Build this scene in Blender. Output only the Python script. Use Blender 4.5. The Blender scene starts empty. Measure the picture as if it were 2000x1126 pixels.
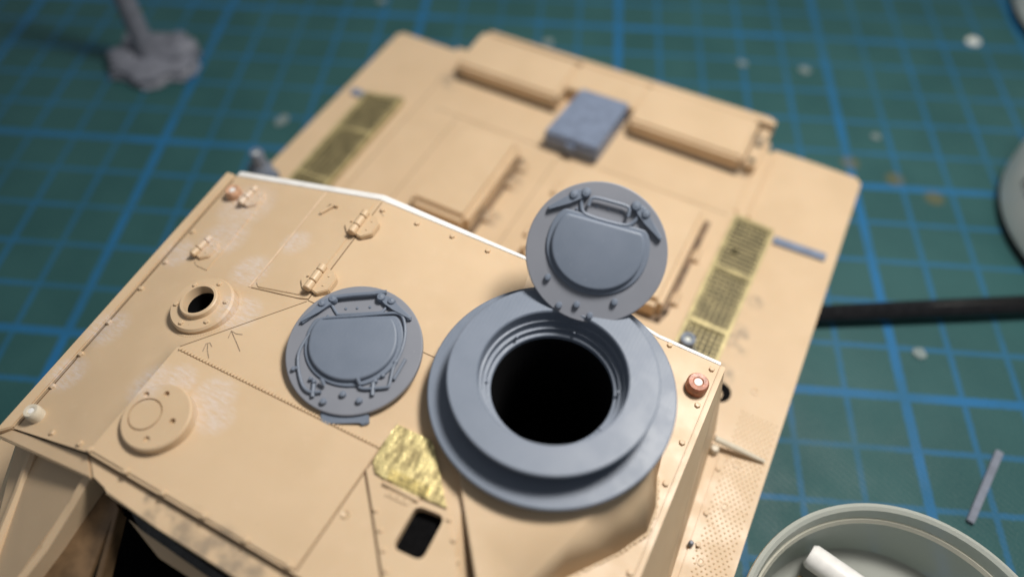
import bpy, bmesh, math, random, mathutils
from mathutils import Vector, Matrix
from mathutils.bvhtree import BVHTree
random.seed(7)
# ---------------------------------------------------------------- units: 1 = 1 cm; X = right side, Y = rear of the model, Z = up
sc = bpy.context.scene
col = sc.collection
# ---------------------------------------------------------------- camera
cam_d = bpy.data.cameras.new('camera')
cam = bpy.data.objects.new('camera', cam_d); col.objects.link(cam)
cam.matrix_world = Matrix(((0.88717, -0.37715, 0.26588, 4.06), (0.46144, 0.72176, -0.51588, -5.0), (0.00267, 0.58036, 0.81436, 11.808), (0, 0, 0, 1)))
cam_d.lens = 26.718; cam_d.sensor_width = 36; cam_d.clip_start = 0.1; cam_d.clip_end = 500
cam_d.dof.use_dof = True; cam_d.dof.focus_distance = 10.35; cam_d.dof.aperture_fstop = 0.073
sc.camera = cam
# ---------------------------------------------------------------- room light: dim even ambient + the desk lamp behind the model
w = bpy.data.worlds.new('World'); sc.world = w; w.use_nodes = True
bg = w.node_tree.nodes['Background']; bg.inputs[0].default_value = (0.93, 0.96, 1.0, 1); bg.inputs[1].default_value = 0.20
def area(name, loc, target, power, sx, sy, colr):
    d = bpy.data.lights.new(name, 'AREA'); d.shape = 'RECTANGLE'; d.size = sx; d.size_y = sy; d.energy = power; d.color = colr
    o = bpy.data.objects.new(name, d); col.objects.link(o); o.location = loc
    o.rotation_euler = (Vector(target) - Vector(loc)).to_track_quat('-Z', 'Y').to_euler()
    return o
area('desk_lamp', (5.8, 6.8, 20.5), (2.0, 0, 1), 5400, 5.4, 3.8, (1.0, 0.955, 0.89))
sc.view_settings.view_transform = 'Standard'; sc.view_settings.look = 'None'; sc.view_settings.gamma = 1
sc.view_settings.use_curve_mapping = False; sc.view_settings.exposure = 0.0
sc.cycles.max_bounces = 6

# measured positions in cm (X right, Y rear, Z up)
RV = {
    'A': (-1.280, 0.990, 3.190),
    'A2': (1.290, 0.990, 3.190),
    'R1': (3.300, 0.990, 2.660),
    'R2': (4.220, 0.990, 2.620),
    'G': (-4.038, 0.731, 2.620),
    'Fl': (-3.586, -4.207, 2.740),
    'Bc': (-1.150, -1.036, 3.190),
    'D': (-2.231, -2.433, 3.190),
    'E': (-2.174, -4.060, 3.190),
    'M': (-2.099, -1.151, 2.993),
    'N': (-2.241, 0.900, 2.991),
    'S1': (2.000, -2.100, 3.190),
    'S2': (2.700, -4.060, 3.190),
    'T1': (3.300, -4.060, 2.660),
    'T2': (4.220, -4.060, 2.620),
}
RT = [('A', 'N', 'M'), ('A', 'M', 'Bc'), ('N', 'G', 'M'), ('Bc', 'M', 'D'), ('M', 'G', 'Fl'), ('M', 'Fl', 'D'), ('D', 'Fl', 'E'), ('A', 'Bc', 'A2'), ('Bc', 'D', 'S1'), ('Bc', 'S1', 'A2'), ('D', 'E', 'S1'), ('E', 'S2', 'S1'), ('A2', 'S1', 'R1'), ('S1', 'S2', 'T1'), ('S1', 'T1', 'R1'), ('R1', 'T1', 'T2'), ('R1', 'T2', 'R2')]
P = {
    'rear_bolts': [(-1.133, 0.835, 3.190), (-0.539, 0.851, 3.190), (0.047, 0.881, 3.190), (0.633, 0.886, 3.190)],
    'right_bolts': [(3.488, 0.957, 2.652), (4.137, 0.878, 2.624), (4.146, 0.265, 2.623), (4.149, -0.338, 2.623), (4.158, -0.956, 2.623), (4.172, -2.171, 2.622)],
    'left_bolts': [(-3.805, -0.561, 2.673), (-3.755, -1.214, 2.687), (-3.732, -1.754, 2.695), (-3.696, -2.420, 2.706), (-3.639, -2.989, 2.721), (-3.607, -3.533, 2.731)],
    'front_bolts': [(-2.938, -4.042, 2.947), (-2.377, -4.011, 3.126), (-2.160, -4.019, 3.190), (-1.571, -4.026, 3.190), (-0.995, -4.022, 3.190), (-0.390, -4.013, 3.190), (0.207, -4.011, 3.190), (0.805, -4.010, 3.190)],
    'plate_bolts': [(1.311, -3.053, 3.190), (1.480, -3.224, 3.190), (1.638, -3.393, 3.190), (1.785, -3.567, 3.190), (2.108, -2.758, 3.190), (2.271, -2.936, 3.190), (2.411, -3.102, 3.144)],
    'knobs': [(-3.710, 0.335, 2.684), (-3.398, -3.945, 2.799), (4.037, 0.510, 2.628)],
    'hinges': [(-1.256, 0.445, 3.188), (-1.231, -0.666, 3.178), (-3.332, -0.783, 2.762), (-3.388, 0.374, 2.749)],
    'mg_bolts': [(-2.991, -1.393, 2.830), (-2.634, -1.155, 2.894), (-2.205, -1.322, 2.975), (-2.035, -1.767, 3.117), (-2.439, -1.979, 2.964), (-2.902, -1.797, 2.849)],
    'mg': [(-2.430, -1.685, 2.936), (-2.617, -1.528, 2.900)],
    'lid': [(-1.657, -3.377, 3.190), (-1.829, -3.388, 3.190), (-2.003, -3.193, 3.190), (-1.766, -3.102, 3.190), (-1.537, -3.345, 3.190), (-1.702, -3.569, 3.190), (-2.043, -3.578, 3.190), (-1.337, -3.108, 3.190)],
    'front_panel': [(-2.220, -2.445, 3.190), (0.928, -2.393, 3.190), (0.891, -4.015, 3.190), (-2.164, -3.991, 3.190)],
    'seam_hatch': [(-2.160, 0.801, 3.007), (-2.099, -1.151, 2.993), (-1.150, -1.036, 3.190), (-1.235, 0.909, 3.190)],
    'seam_fold': [(-1.150, -1.036, 3.190), (-2.231, -2.433, 3.190)],
    'seam_mid': [(0.690, -1.005, 3.190), (0.868, -0.990, 3.190)],
    'small_plate': [(-3.250, 0.576, 2.780), (-3.323, -0.345, 2.760), (-3.314, -1.042, 2.767), (-3.213, -1.114, 2.786), (-2.967, -1.174, 2.832), (-2.754, -1.147, 2.872)],
    'brass': [(0.955, -2.038, 3.220), (1.441, -2.029, 3.220), (1.506, -2.077, 3.220), (2.028, -2.664, 3.220), (1.733, -2.688, 3.220), (1.498, -2.714, 3.220), (1.062, -2.688, 3.220), (0.959, -2.576, 3.220), (0.941, -2.349, 3.220)],
    'brass_strip': [(1.213, -2.561, 3.240), (1.751, -2.542, 3.240), (1.753, -2.672, 3.240), (1.233, -2.693, 3.240)],
    'brass_dots': [(1.263, -2.604, 3.250), (1.384, -2.605, 3.250), (1.506, -2.597, 3.250), (1.636, -2.592, 3.250)],
    'bar': [(1.204, -2.741, 3.220), (1.690, -2.731, 3.220)],
    'bar_dots': [(1.359, -2.802, 3.190), (1.448, -2.797, 3.190), (1.542, -2.789, 3.190)],
    'opening': [(1.702, -2.801, 3.190), (1.998, -2.768, 3.190), (2.050, -2.822, 3.190), (2.060, -3.231, 3.190), (1.995, -3.309, 3.190), (1.747, -3.299, 3.190), (1.703, -3.251, 3.190)],
    'plate_edge': [(0.906, -2.691, 3.190), (1.318, -3.137, 3.190), (1.768, -3.644, 3.190), (2.055, -3.934, 3.190)],
    'plate_edge2': [(2.025, -2.768, 3.190), (2.489, -3.268, 3.190), (2.757, -3.569, 3.190)],
    'dent': [(1.018, -3.246, 3.190)],
    'arrowA': [(-1.758, -1.898, 3.190), (-1.616, -1.986, 3.190), (-1.450, -2.095, 3.190)],
    'arrowA2': [(-1.721, -2.005, 3.190), (-1.758, -1.898, 3.190), (-1.666, -1.904, 3.190), (-1.588, -1.873, 3.190)],
    'arrowB': [(-1.909, -2.193, 3.190), (-1.841, -2.282, 3.190), (-1.746, -2.364, 3.190)],
    'arrowB2': [(-1.885, -2.322, 3.190), (-1.922, -2.209, 3.190), (-1.890, -2.174, 3.190), (-1.824, -2.211, 3.190)],
    'arrowC': [(-1.181, 0.798, 3.190), (-1.065, 0.745, 3.190)],
    'skirt_left': [(1.381, -1.932, 3.280), (1.859, -2.164, 3.280), (2.228, -2.630, 3.280), (2.678, -3.196, 3.280), (3.011, -3.629, 3.280)],
    'skirt_crease': [(3.866, -1.008, 3.280), (3.638, -1.637, 3.280), (3.195, -2.927, 3.280), (2.964, -3.653, 3.280)],
    'skirt_out': [(3.949, -0.584, 2.650), (4.032, -0.927, 2.650), (4.164, -1.267, 2.650), (4.180, -1.615, 2.650), (3.967, -2.000, 2.650), (3.555, -2.553, 2.650), (3.061, -3.216, 2.650)],
    'ledge_in': [(-2.231, -4.094, 3.100), (-1.122, -4.086, 3.100), (0.358, -4.076, 3.100)],
    'ledge_out': [(-1.962, -4.261, 3.100), (-1.682, -4.329, 3.100), (-0.871, -4.357, 3.100), (0.283, -4.391, 3.100)],
    'ledge_left': [(-4.183, -4.067, 2.000), (-4.318, -4.252, 2.000), (-4.130, -4.275, 2.000), (-3.790, -4.252, 2.000)],
    'rib': [(-2.214, -4.252, 2.700), (-2.052, -4.242, 2.700)],
    'rib_mid': [(-2.465, -5.117, 2.200), (-2.342, -5.117, 2.200)],
    'rib_bot': [(-2.590, -5.533, 1.900), (-2.487, -5.479, 1.900)],
    'fpanel': [(-3.657, -4.276, 2.000), (-3.418, -5.074, 2.000), (-2.760, -5.651, 2.000)],
    'open_frame': [(-1.747, -4.432, 2.400), (-1.181, -4.947, 2.400), (-1.194, -4.502, 2.400), (-0.206, -4.438, 2.400)],
    'fender_r': [(5.396, 7.839, 0.530), (5.589, -0.866, 0.530)],
    'fender_l': [(-5.415, 7.573, 0.530), (-5.563, 2.592, 0.530)],
    'grille_r': [(3.475, 5.588, 0.620), (4.201, 5.532, 0.620), (4.157, 2.285, 0.620), (3.443, 2.485, 0.620)],
    'grille_r_bars': [(3.385, 4.274, 0.620), (4.257, 4.293, 0.620), (3.415, 2.947, 0.620), (4.212, 2.945, 0.620)],
    'grille_l': [(-4.848, 5.240, 0.620), (-4.058, 5.464, 0.620), (-4.024, 2.622, 0.620), (-4.726, 2.413, 0.620)],
    'grille_l_bars': [(-4.615, 4.042, 0.620), (-3.866, 4.138, 0.620), (-4.615, 2.743, 0.620), (-3.854, 2.822, 0.620)],
    'strip_r': [(4.270, 5.525, 0.560), (5.265, 5.554, 0.560), (5.270, 5.379, 0.560), (4.282, 5.347, 0.560)],
    'strip_l': [(-5.293, 5.358, 0.560), (-4.854, 5.355, 0.560), (-4.820, 5.182, 0.560), (-5.246, 5.169, 0.560)],
    'fitting_r': [(3.667, 2.508, 0.620)],
    'fitting_l': [(-5.377, 2.425, 0.620), (-4.941, 2.412, 0.620)],
    'hole': [(4.460, 1.893, 0.535)],
    'strut': [(4.582, 1.042, 0.600), (5.371, 1.063, 0.600)],
    'rearbox': [(-3.384, 7.972, 1.000), (-1.467, 8.180, 1.000), (0.966, 8.212, 1.000), (2.998, 8.265, 1.000), (3.407, 8.179, 1.000), (3.616, 7.824, 1.000)],
    'rearbox_near': [(-3.428, 6.707, 1.000), (-0.951, 6.703, 1.000), (0.657, 6.791, 1.000), (3.143, 6.751, 1.000)],
    'greybox': [(-0.550, 7.180, 1.050), (0.540, 7.199, 1.050), (0.434, 5.632, 1.050), (-0.702, 5.620, 1.050)],
    'lid1': [(-2.222, 5.067, 0.850), (-0.980, 5.207, 0.850), (-0.925, 2.735, 0.850), (-2.172, 2.894, 0.850)],
    'lid2': [(0.190, 5.165, 0.850), (3.009, 5.222, 0.850), (2.920, 2.759, 0.850), (0.314, 2.670, 0.850)],
    'fender_bumps': [(4.928, 2.172, 0.530), (5.060, 0.791, 0.530), (5.111, 0.078, 0.530)],
    'deck_edge_r': [(3.523, 7.684, 0.530), (3.425, 5.428, 0.530), (3.356, 2.384, 0.530)],
    'deck_edge_l': [(-3.851, 6.391, 0.530), (-3.799, 3.351, 0.530)],
    'sliver': [(8.880, 3.248, 0.030), (8.622, 1.787, 0.030)],
    'chips': [(-6.546, 4.178, 0.000), (-2.443, 9.495, 0.000), (2.071, 10.972, 0.000), (3.455, 11.417, 0.000), (6.892, 14.462, 0.000), (-7.061, 9.068, 0.000), (7.367, 4.600, 0.000), (5.474, 9.894, 0.000)],
    'stains': [(5.152, 8.830, 0.000), (6.116, 8.787, 0.000), (6.956, 8.615, 0.000)],
    'tube': [(6.230, -0.070, 1.000), (7.277, -0.126, 1.000)],
    'stick': [(6.430, -0.199, 0.600), (6.877, -0.216, 0.600)],
    'jar2': [(7.417, 16.722, 0.000), (7.584, 15.937, 0.000), (7.794, 15.495, 0.000), (8.009, 15.186, 0.000)],
    'cupknob': [(-10.426, 4.095, 0.000)],
}

# roof sheet: flat plateau and right slope from RV/RT; the left flank is a smooth swell stretched between its edges
MG = Vector((-2.395, -1.735, 3.07)); mgn = Vector((-.14, -.04, 1)).normalized()
FLANK = ('A', 'N', 'G', 'Fl', 'E', 'D', 'Bc')
flat_tris = [t for t in RT if t not in (('A', 'N', 'M'), ('A', 'M', 'Bc'), ('N', 'G', 'M'), ('Bc', 'M', 'D'), ('M', 'G', 'Fl'), ('M', 'Fl', 'D'), ('D', 'Fl', 'E'))]
def build_flank():
    ring_ = [Vector(RV[k]) for k in FLANK]; pts, zs, fixed = [], [], []
    for a, b in zip(ring_, ring_[1:] + ring_[:1]):
        n_ = max(1, int((b-a).length/.14))
        for k in range(n_):
            p = a + (b-a)*(k/n_); pts.append(p.xy); zs.append(p.z); fixed.append(True)
    nb = len(pts); edges = [(k, (k+1) % nb) for k in range(nb)]
    poly = [p.copy() for p in pts]
    def inside(q):
        c = False
        for k in range(nb):
            a, b = poly[k], poly[k-1]
            if (a.y > q.y) != (b.y > q.y) and q.x < (b.x-a.x)*(q.y-a.y)/(b.y-a.y) + a.x: c = not c
        return c
    for k in range(28):                                   # opening under the port
        a = 2*math.pi*k/28; pts.append(Vector((MG.x + .25*math.cos(a), MG.y + .25*math.sin(a)))); zs.append(2.9); fixed.append(False); edges.append((nb + k, nb + (k+1) % 28))
    y = -4.05
    while y < 1:
        x = -4.1
        while x < -1.1:
            q = Vector((x, y))
            if inside(q) and min((q-p).length for p in pts[:nb]) > .08 and (q - MG.xy).length > .33: pts.append(q); zs.append(2.9); fixed.append(False)
            x += .15
        y += .15
    V_, E_, F_, ov, oe, of = mathutils.geometry.delaunay_2d_cdt(pts, edges, [list(range(nb))], 1, 1e-5)
    z = [3.0]*len(V_); fx = [False]*len(V_)
    for k, o_ in enumerate(ov):
        for idx in o_:
            if fixed[idx]: z[k] = zs[idx]; fx[k] = True
    F_ = [tuple(f) for f in F_]
    nbr = [set() for _ in V_]
    for f in F_:
        for a in f:
            for b in f:
                if a != b: nbr[a].add(b)
    for it in range(400):
        for k in range(len(V_)):
            if not fx[k] and nbr[k]: z[k] = sum(z[q] for q in nbr[k])/len(nbr[k])
    vs = [Vector((V_[k].x, V_[k].y, z[k])) for k in range(len(V_))]
    return vs, F_
FV, FF = build_flank()
_rv = list(RV); _vs = [Vector(RV[k]) for k in _rv]
_bvh = BVHTree.FromPolygons(_vs + FV, [tuple(_rv.index(k) for k in t) for t in flat_tris] + [tuple(len(_vs) + q for q in f) for f in FF])
def roof_at(x, y):
    h = _bvh.ray_cast(Vector((x, y, 9)), Vector((0, 0, -1)))
    if h[0] is None:
        h = _bvh.find_nearest(Vector((x, y, 3.0)))
    n = h[1]; return h[0].z, (n if n.z > 0 else -n)
# ---------------------------------------------------------------- materials
def nodes(name):
    m = bpy.data.materials.new(name); m.use_nodes = True
    nt = m.node_tree; b = nt.nodes['Principled BSDF']
    return m, nt, b
def N(nt, typ, **kw):
    n = nt.nodes.new(typ)
    for k, v in kw.items(): setattr(n, k, v)
    return n
def mixc(nt, fac, a, b):
    n = N(nt, 'ShaderNodeMix', data_type='RGBA')
    for i, v in ((0, fac), (6, a), (7, b)):
        if hasattr(v, 'is_linked'): nt.links.new(v, n.inputs[i])
        elif v is not None: n.inputs[i].default_value = v if i == 0 else (*v, 1)
    return n.outputs[2]
def math_(nt, op, a, b=None):
    n = N(nt, 'ShaderNodeMath', operation=op)
    for i, v in enumerate((a, b)):
        if v is None: continue
        if hasattr(v, 'is_linked'): nt.links.new(v, n.inputs[i])
        else: n.inputs[i].default_value = v
    return n.outputs[0]
def noise(nt, scale, detail=3, vec=None, rough=.5):
    n = N(nt, 'ShaderNodeTexNoise'); n.inputs['Scale'].default_value = scale; n.inputs['Detail'].default_value = detail; n.inputs['Roughness'].default_value = rough
    if vec is None:
        vec = N(nt, 'ShaderNodeNewGeometry').outputs['Position']
    nt.links.new(vec, n.inputs['Vector'])
    return n.outputs['Fac']
def ramp(nt, x, lo, hi, a=0., b=1.):
    n = N(nt, 'ShaderNodeMapRange'); n.inputs[1].default_value = lo; n.inputs[2].default_value = hi; n.inputs[3].default_value = a; n.inputs[4].default_value = b
    n.interpolation_type = 'SMOOTHSTEP'
    nt.links.new(x, n.inputs[0]); return n.outputs[0]
def bump(nt, b, h, strength, dist):
    n = N(nt, 'ShaderNodeBump'); n.inputs['Strength'].default_value = strength; n.inputs['Distance'].default_value = dist
    nt.links.new(h, n.inputs['Height']); nt.links.new(n.outputs[0], b.inputs['Normal'])
def plain(name, c, rough=.5, metal=0., var=.12, scale=6, bumps=.25, bdist=.006, bscale=60, spec=.5):
    m, nt, b = nodes(name)
    n = noise(nt, scale, 4)
    f = ramp(nt, n, .3, .7)
    lo = tuple(x * (1 - var) for x in c); hi = tuple(min(1, x * (1 + var)) for x in c)
    nt.links.new(mixc(nt, f, lo, hi), b.inputs['Base Color'])
    b.inputs['Metallic'].default_value = metal
    b.inputs['Specular IOR Level'].default_value = spec
    nt.links.new(ramp(nt, noise(nt, scale * 2.3, 3), .3, .7, max(.03, rough - .07), rough + .07), b.inputs['Roughness'])
    if bumps: bump(nt, b, noise(nt, bscale, 3), bumps, bdist)
    return m
def spot(nt, p, r):                      # soft round mask of radius r about p
    v = N(nt, 'ShaderNodeVectorMath', operation='DISTANCE')
    nt.links.new(N(nt, 'ShaderNodeNewGeometry').outputs['Position'], v.inputs[0]); v.inputs[1].default_value = p
    return ramp(nt, v.outputs['Value'], r, r * .45)
def tan_plastic():
    m, nt, b = nodes('tan_plastic')
    c = mixc(nt, ramp(nt, noise(nt, 1.1, 4), .3, .7), (.58, .427, .272), (.615, .457, .296))
    c = mixc(nt, math_(nt, 'MULTIPLY', ramp(nt, noise(nt, 5, 6, rough=.65), .55, .75), .2), c, (.70, .52, .36))
    # grey white sanding dust and filler: round the lid, along the left seam, beside the flange
    pts = [((-2.12, -3.02, 3.19), .42), ((-1.85, -2.80, 3.19), .30), ((-1.30, -2.78, 3.19), .36), ((-1.12, -2.98, 3.19), .32), ((-.62, -1.75, 3.19), .34), ((-.50, -2.0, 3.19), .26),
           ((-3.35, .2, 2.5), .6), ((-3.2, -.5, 2.5), .5), ((-3.7, -1.0, 2.3), .35), ((-3.62, -2.5, 2.2), .4), ((-3.55, -3.3, 2.15), .35), ((-1.9, -1.6, 3.1), .4), ((-2.3, -.9, 2.85), .4), ((-2.0, -.2, 2.95), .3)]
    acc = None
    for p, r in pts:
        s = spot(nt, (p[0], p[1], roof_at(p[0], p[1])[0]), r); acc = s if acc is None else math_(nt, 'MAXIMUM', acc, s)
    sv = N(nt, 'ShaderNodeMapping'); nt.links.new(N(nt, 'ShaderNodeNewGeometry').outputs['Position'], sv.inputs[0])
    sv.inputs['Rotation'].default_value = (0, 0, .6); sv.inputs['Scale'].default_value = (1, 4, 1)
    streak = ramp(nt, noise(nt, 6.5, 8, sv.outputs[0], .8), .34, .70)
    c = mixc(nt, math_(nt, 'MULTIPLY', math_(nt, 'MULTIPLY', acc, streak), .62), c, (.68, .63, .64))
    # dark paint smudges on the front ledge, grime at the deck grilles
    acc = None
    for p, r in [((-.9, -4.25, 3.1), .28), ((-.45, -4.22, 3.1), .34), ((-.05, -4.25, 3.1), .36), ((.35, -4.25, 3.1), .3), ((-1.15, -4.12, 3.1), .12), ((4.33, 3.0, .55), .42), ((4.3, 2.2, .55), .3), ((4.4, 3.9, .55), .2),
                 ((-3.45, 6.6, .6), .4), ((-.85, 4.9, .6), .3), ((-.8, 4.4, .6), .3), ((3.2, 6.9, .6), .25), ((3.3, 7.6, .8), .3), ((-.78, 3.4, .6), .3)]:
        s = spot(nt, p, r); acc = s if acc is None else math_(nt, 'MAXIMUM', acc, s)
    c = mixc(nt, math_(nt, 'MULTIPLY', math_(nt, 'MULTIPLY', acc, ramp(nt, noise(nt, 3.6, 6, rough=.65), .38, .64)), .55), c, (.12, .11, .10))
    speck = ramp(nt, noise(nt, 16, 2), .755, .79)
    c = mixc(nt, math_(nt, 'MULTIPLY', speck, .4), c, (.30, .19, .10))
    nt.links.new(c, b.inputs['Base Color'])
    nt.links.new(ramp(nt, noise(nt, 2.5, 4), .3, .7, .36, .52), b.inputs['Roughness'])
    b.inputs['Specular IOR Level'].default_value = .38; b.inputs['Subsurface Weight'].default_value = .08; b.inputs['Subsurface Radius'].default_value = (.12, .06, .03); b.inputs['Subsurface Scale'].default_value = .5
    h = math_(nt, 'ADD', math_(nt, 'MULTIPLY', noise(nt, 3, 3), .35), math_(nt, 'MULTIPLY', noise(nt, 70, 3), .12))
    bump(nt, b, h, .35, .02)
    return m
TAN = tan_plastic()
def resin():
    m, nt, b = nodes('grey_resin')
    c = mixc(nt, ramp(nt, noise(nt, 2, 4), .3, .7), (.152, .184, .240), (.163, .195, .254))
    c = mixc(nt, math_(nt, 'MULTIPLY', ramp(nt, noise(nt, 30, 2), .72, .78), .4), c, (.42, .45, .5))
    nt.links.new(c, b.inputs['Base Color'])
    nt.links.new(ramp(nt, noise(nt, 4, 4), .3, .7, .44, .52), b.inputs['Roughness'])
    wv = N(nt, 'ShaderNodeTexWave'); wv.inputs['Scale'].default_value = 6; wv.inputs['Distortion'].default_value = 2.5; wv.inputs['Detail'].default_value = 2
    nt.links.new(N(nt, 'ShaderNodeNewGeometry').outputs['Position'], wv.inputs['Vector'])
    h = math_(nt, 'ADD', math_(nt, 'MULTIPLY', wv.outputs['Fac'], .12), math_(nt, 'MULTIPLY', noise(nt, 90, 2), .15))
    bump(nt, b, h, .25, .012)
    b.inputs['Subsurface Weight'].default_value = .05; b.inputs['Subsurface Radius'].default_value = (.05, .06, .08); b.inputs['Subsurface Scale'].default_value = .5
    return m
RESIN = resin()
def lid_resin():
    m, nt, b = nodes('lid_resin')
    c = mixc(nt, ramp(nt, noise(nt, 2, 4), .3, .7), (.212, .225, .262), (.226, .238, .275))
    c = mixc(nt, math_(nt, 'MULTIPLY', ramp(nt, noise(nt, 34, 2), .74, .78), .5), c, (.48, .50, .53))
    nt.links.new(c, b.inputs['Base Color']); b.inputs['Roughness'].default_value = .46
    h = math_(nt, 'ADD', math_(nt, 'MULTIPLY', noise(nt, 8, 3), .4), math_(nt, 'MULTIPLY', noise(nt, 90, 2), .15)); bump(nt, b, h, .25, .012)
    return m
LIDR = lid_resin()
RESIN2 = plain('blue_grey_resin', (.165, .205, .29), .5)
WHITE = plain('white_styrene', (.80, .79, .77), .4, var=.05)
IVORY = plain('ivory_plastic', (.62, .56, .45), .4, var=.06)
BLACK = plain('black_shade_and_blot', (.003, .003, .0035), .9, bumps=0, spec=.1)  # near-black liners paint in the dark of the openings; also the blot
BROWN = plain('dark_shaded_plastic', (.17, .105, .055), .35, var=.35, scale=3)  # tan plastic darkened: recess shade put into the colour
COPPER = plain('reddish_brown_paint', (.40, .15, .085), .4, var=.3, scale=14)
PENCIL = plain('pencil_graphite', (.24, .175, .125), .55, var=.4, scale=25, bumps=0)
CHALK = plain('pale_plastic_chip', (.62, .64, .60), .4)
CHIP = plain('dull_plastic_chip', (.17, .22, .22), .45)
def brass(name, c, rough, scratches):
    m, nt, b = nodes(name)
    mp = N(nt, 'ShaderNodeMapping'); nt.links.new(N(nt, 'ShaderNodeNewGeometry').outputs['Position'], mp.inputs[0])
    mp.inputs['Rotation'].default_value = (0, 0, .38); mp.inputs['Scale'].default_value = (3.4, 1.3, 1)
    n1 = noise(nt, 3.0, 5, mp.outputs[0], .6)
    mp2 = N(nt, 'ShaderNodeMapping'); nt.links.new(N(nt, 'ShaderNodeNewGeometry').outputs['Position'], mp2.inputs[0])
    mp2.inputs['Rotation'].default_value = (0, 0, .3); mp2.inputs['Scale'].default_value = (1.5, 7, 1)
    n2 = noise(nt, 2.2, 4, mp2.outputs[0], .6)
    f = math_(nt, 'ADD', math_(nt, 'MULTIPLY', n1, .8), math_(nt, 'MULTIPLY', n2, .2))
    nt.links.new(mixc(nt, ramp(nt, f, .40, .60), tuple(x * .42 for x in c), tuple(min(1, x * 1.3) for x in c)), b.inputs['Base Color'])  # metal highlights painted in as pale patches over darker brass
    b.inputs['Metallic'].default_value = .7; nt.links.new(ramp(nt, f, .35, .65, rough + .2, rough), b.inputs['Roughness'])
    bump(nt, b, f, scratches, .04)
    return m
BRASS = brass('scored_brass', (.80, .645, .31), .26, .4)
BRASS2 = plain('etched_brass', (.47, .395, .20), .48, metal=.3, var=.2, scale=4)
LIDSHADE = plain('brown_lid_shade', (.15, .095, .055), .6, var=.4, scale=5)  # shade at the lid edges, as a brown colour
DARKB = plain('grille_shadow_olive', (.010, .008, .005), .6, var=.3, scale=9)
def mat_material():
    m, nt, b = nodes('cutting_mat_print')
    tc = N(nt, 'ShaderNodeTexCoord').outputs['Object']
    sp = N(nt, 'ShaderNodeSeparateXYZ'); nt.links.new(tc, sp.inputs[0])
    wob = math_(nt, 'MULTIPLY', math_(nt, 'SUBTRACT', noise(nt, 14, 2, tc), .5), .05)
    def lines(x, period, half):
        x = math_(nt, 'ADD', x, wob)
        f = math_(nt, 'DIVIDE', x, period)
        f = math_(nt, 'ABSOLUTE', math_(nt, 'SUBTRACT', f, math_(nt, 'ROUND', f)))
        return ramp(nt, math_(nt, 'MULTIPLY', f, period), half + .02, half - .02)
    fx = lines(sp.outputs[0], 1, .052); fy = lines(sp.outputs[1], 1, .052)
    FX = lines(sp.outputs[0], 5, .085); FY = lines(sp.outputs[1], 5, .085)
    g = mixc(nt, ramp(nt, noise(nt, .6, 5, tc), .3, .7), (.018, .071, .074), (.025, .088, .091))
    g = mixc(nt, math_(nt, 'MULTIPLY', ramp(nt, noise(nt, 22, 3, tc), .40, .70), .45), g, (.036, .098, .094))
    wear = ramp(nt, noise(nt, .35, 5, tc, .6), .25, .65, .35, 1)
    thin = math_(nt, 'MULTIPLY', math_(nt, 'MAXIMUM', fx, fy), .62)
    thick = math_(nt, 'MULTIPLY', math_(nt, 'MAXIMUM', FX, FY), .95)
    k = math_(nt, 'MULTIPLY', math_(nt, 'MAXIMUM', thin, thick), wear)
    c = mixc(nt, k, g, (.014, .125, .29))
    # amber paint spots
    acc = None
    for p in P['stains']:
        s = spot(nt, (p[0], p[1], 0), .26); acc = s if acc is None else math_(nt, 'MAXIMUM', acc, s)
    c = mixc(nt, math_(nt, 'MULTIPLY', acc, .5), c, (.14, .11, .03))
    nt.links.new(c, b.inputs['Base Color'])
    nt.links.new(ramp(nt, noise(nt, 1.5, 4, tc), .3, .7, .48, .62), b.inputs['Roughness'])
    wx = N(nt, 'ShaderNodeTexWave', bands_direction='DIAGONAL'); wx.inputs['Scale'].default_value = 5; nt.links.new(tc, wx.inputs['Vector'])
    h = math_(nt, 'ADD', noise(nt, 26, 4, tc), math_(nt, 'MULTIPLY', wx.outputs['Fac'], .25))
    bump(nt, b, h, .45, .02); b.inputs['Specular IOR Level'].default_value = .25
    return m

# ---------------------------------------------------------------- mesh helpers
def finish(name, bm, mat, parent=None, smooth=35, label=None, kind=None):
    bmesh.ops.remove_doubles(bm, verts=bm.verts, dist=1e-5)
    bmesh.ops.recalc_face_normals(bm, faces=bm.faces)
    me = bpy.data.meshes.new(name); bm.to_mesh(me); bm.free()
    me.materials.append(mat)
    for p in me.polygons: p.use_smooth = True
    try: me.set_sharp_from_angle(angle=math.radians(smooth))
    except Exception: pass
    o = bpy.data.objects.new(name, me); col.objects.link(o); o.parent = parent
    if label: o['label'] = label
    if kind: o['kind'] = kind
    return o
def thing(name, label, cat, group=None, loc=(0, 0, 0)):
    o = bpy.data.objects.new(name, None); col.objects.link(o); o['label'] = label; o['category'] = cat; o.location = loc
    o.empty_display_size = .2
    if group: o['group'] = group
    return o
def tag(o, label, cat, group=None):
    o['label'] = label; o['category'] = cat
    if group: o['group'] = group
    return o
def prism(bm, pts, th, d=(0, 0, -1), bev=0., seg=2):
    """closed slab: pts is its top outline, th its thickness along d"""
    d = Vector(d)
    a = [bm.verts.new(Vector(p)) for p in pts]; b = [bm.verts.new(Vector(p) + d * th) for p in pts]
    n = len(a); fs = []
    top = bm.faces.new(a); fs.append(top); fs.append(bm.faces.new(b[::-1]))
    for i in range(n): fs.append(bm.faces.new((a[i], b[i], b[(i + 1) % n], a[(i + 1) % n])))
    if bev:
        ed = list(top.edges) + [e for v in a for e in v.link_edges if e not in top.edges]
        bmesh.ops.bevel(bm, geom=list(set(ed)), offset=bev, segments=seg, affect='EDGES', clamp_overlap=True)
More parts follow.
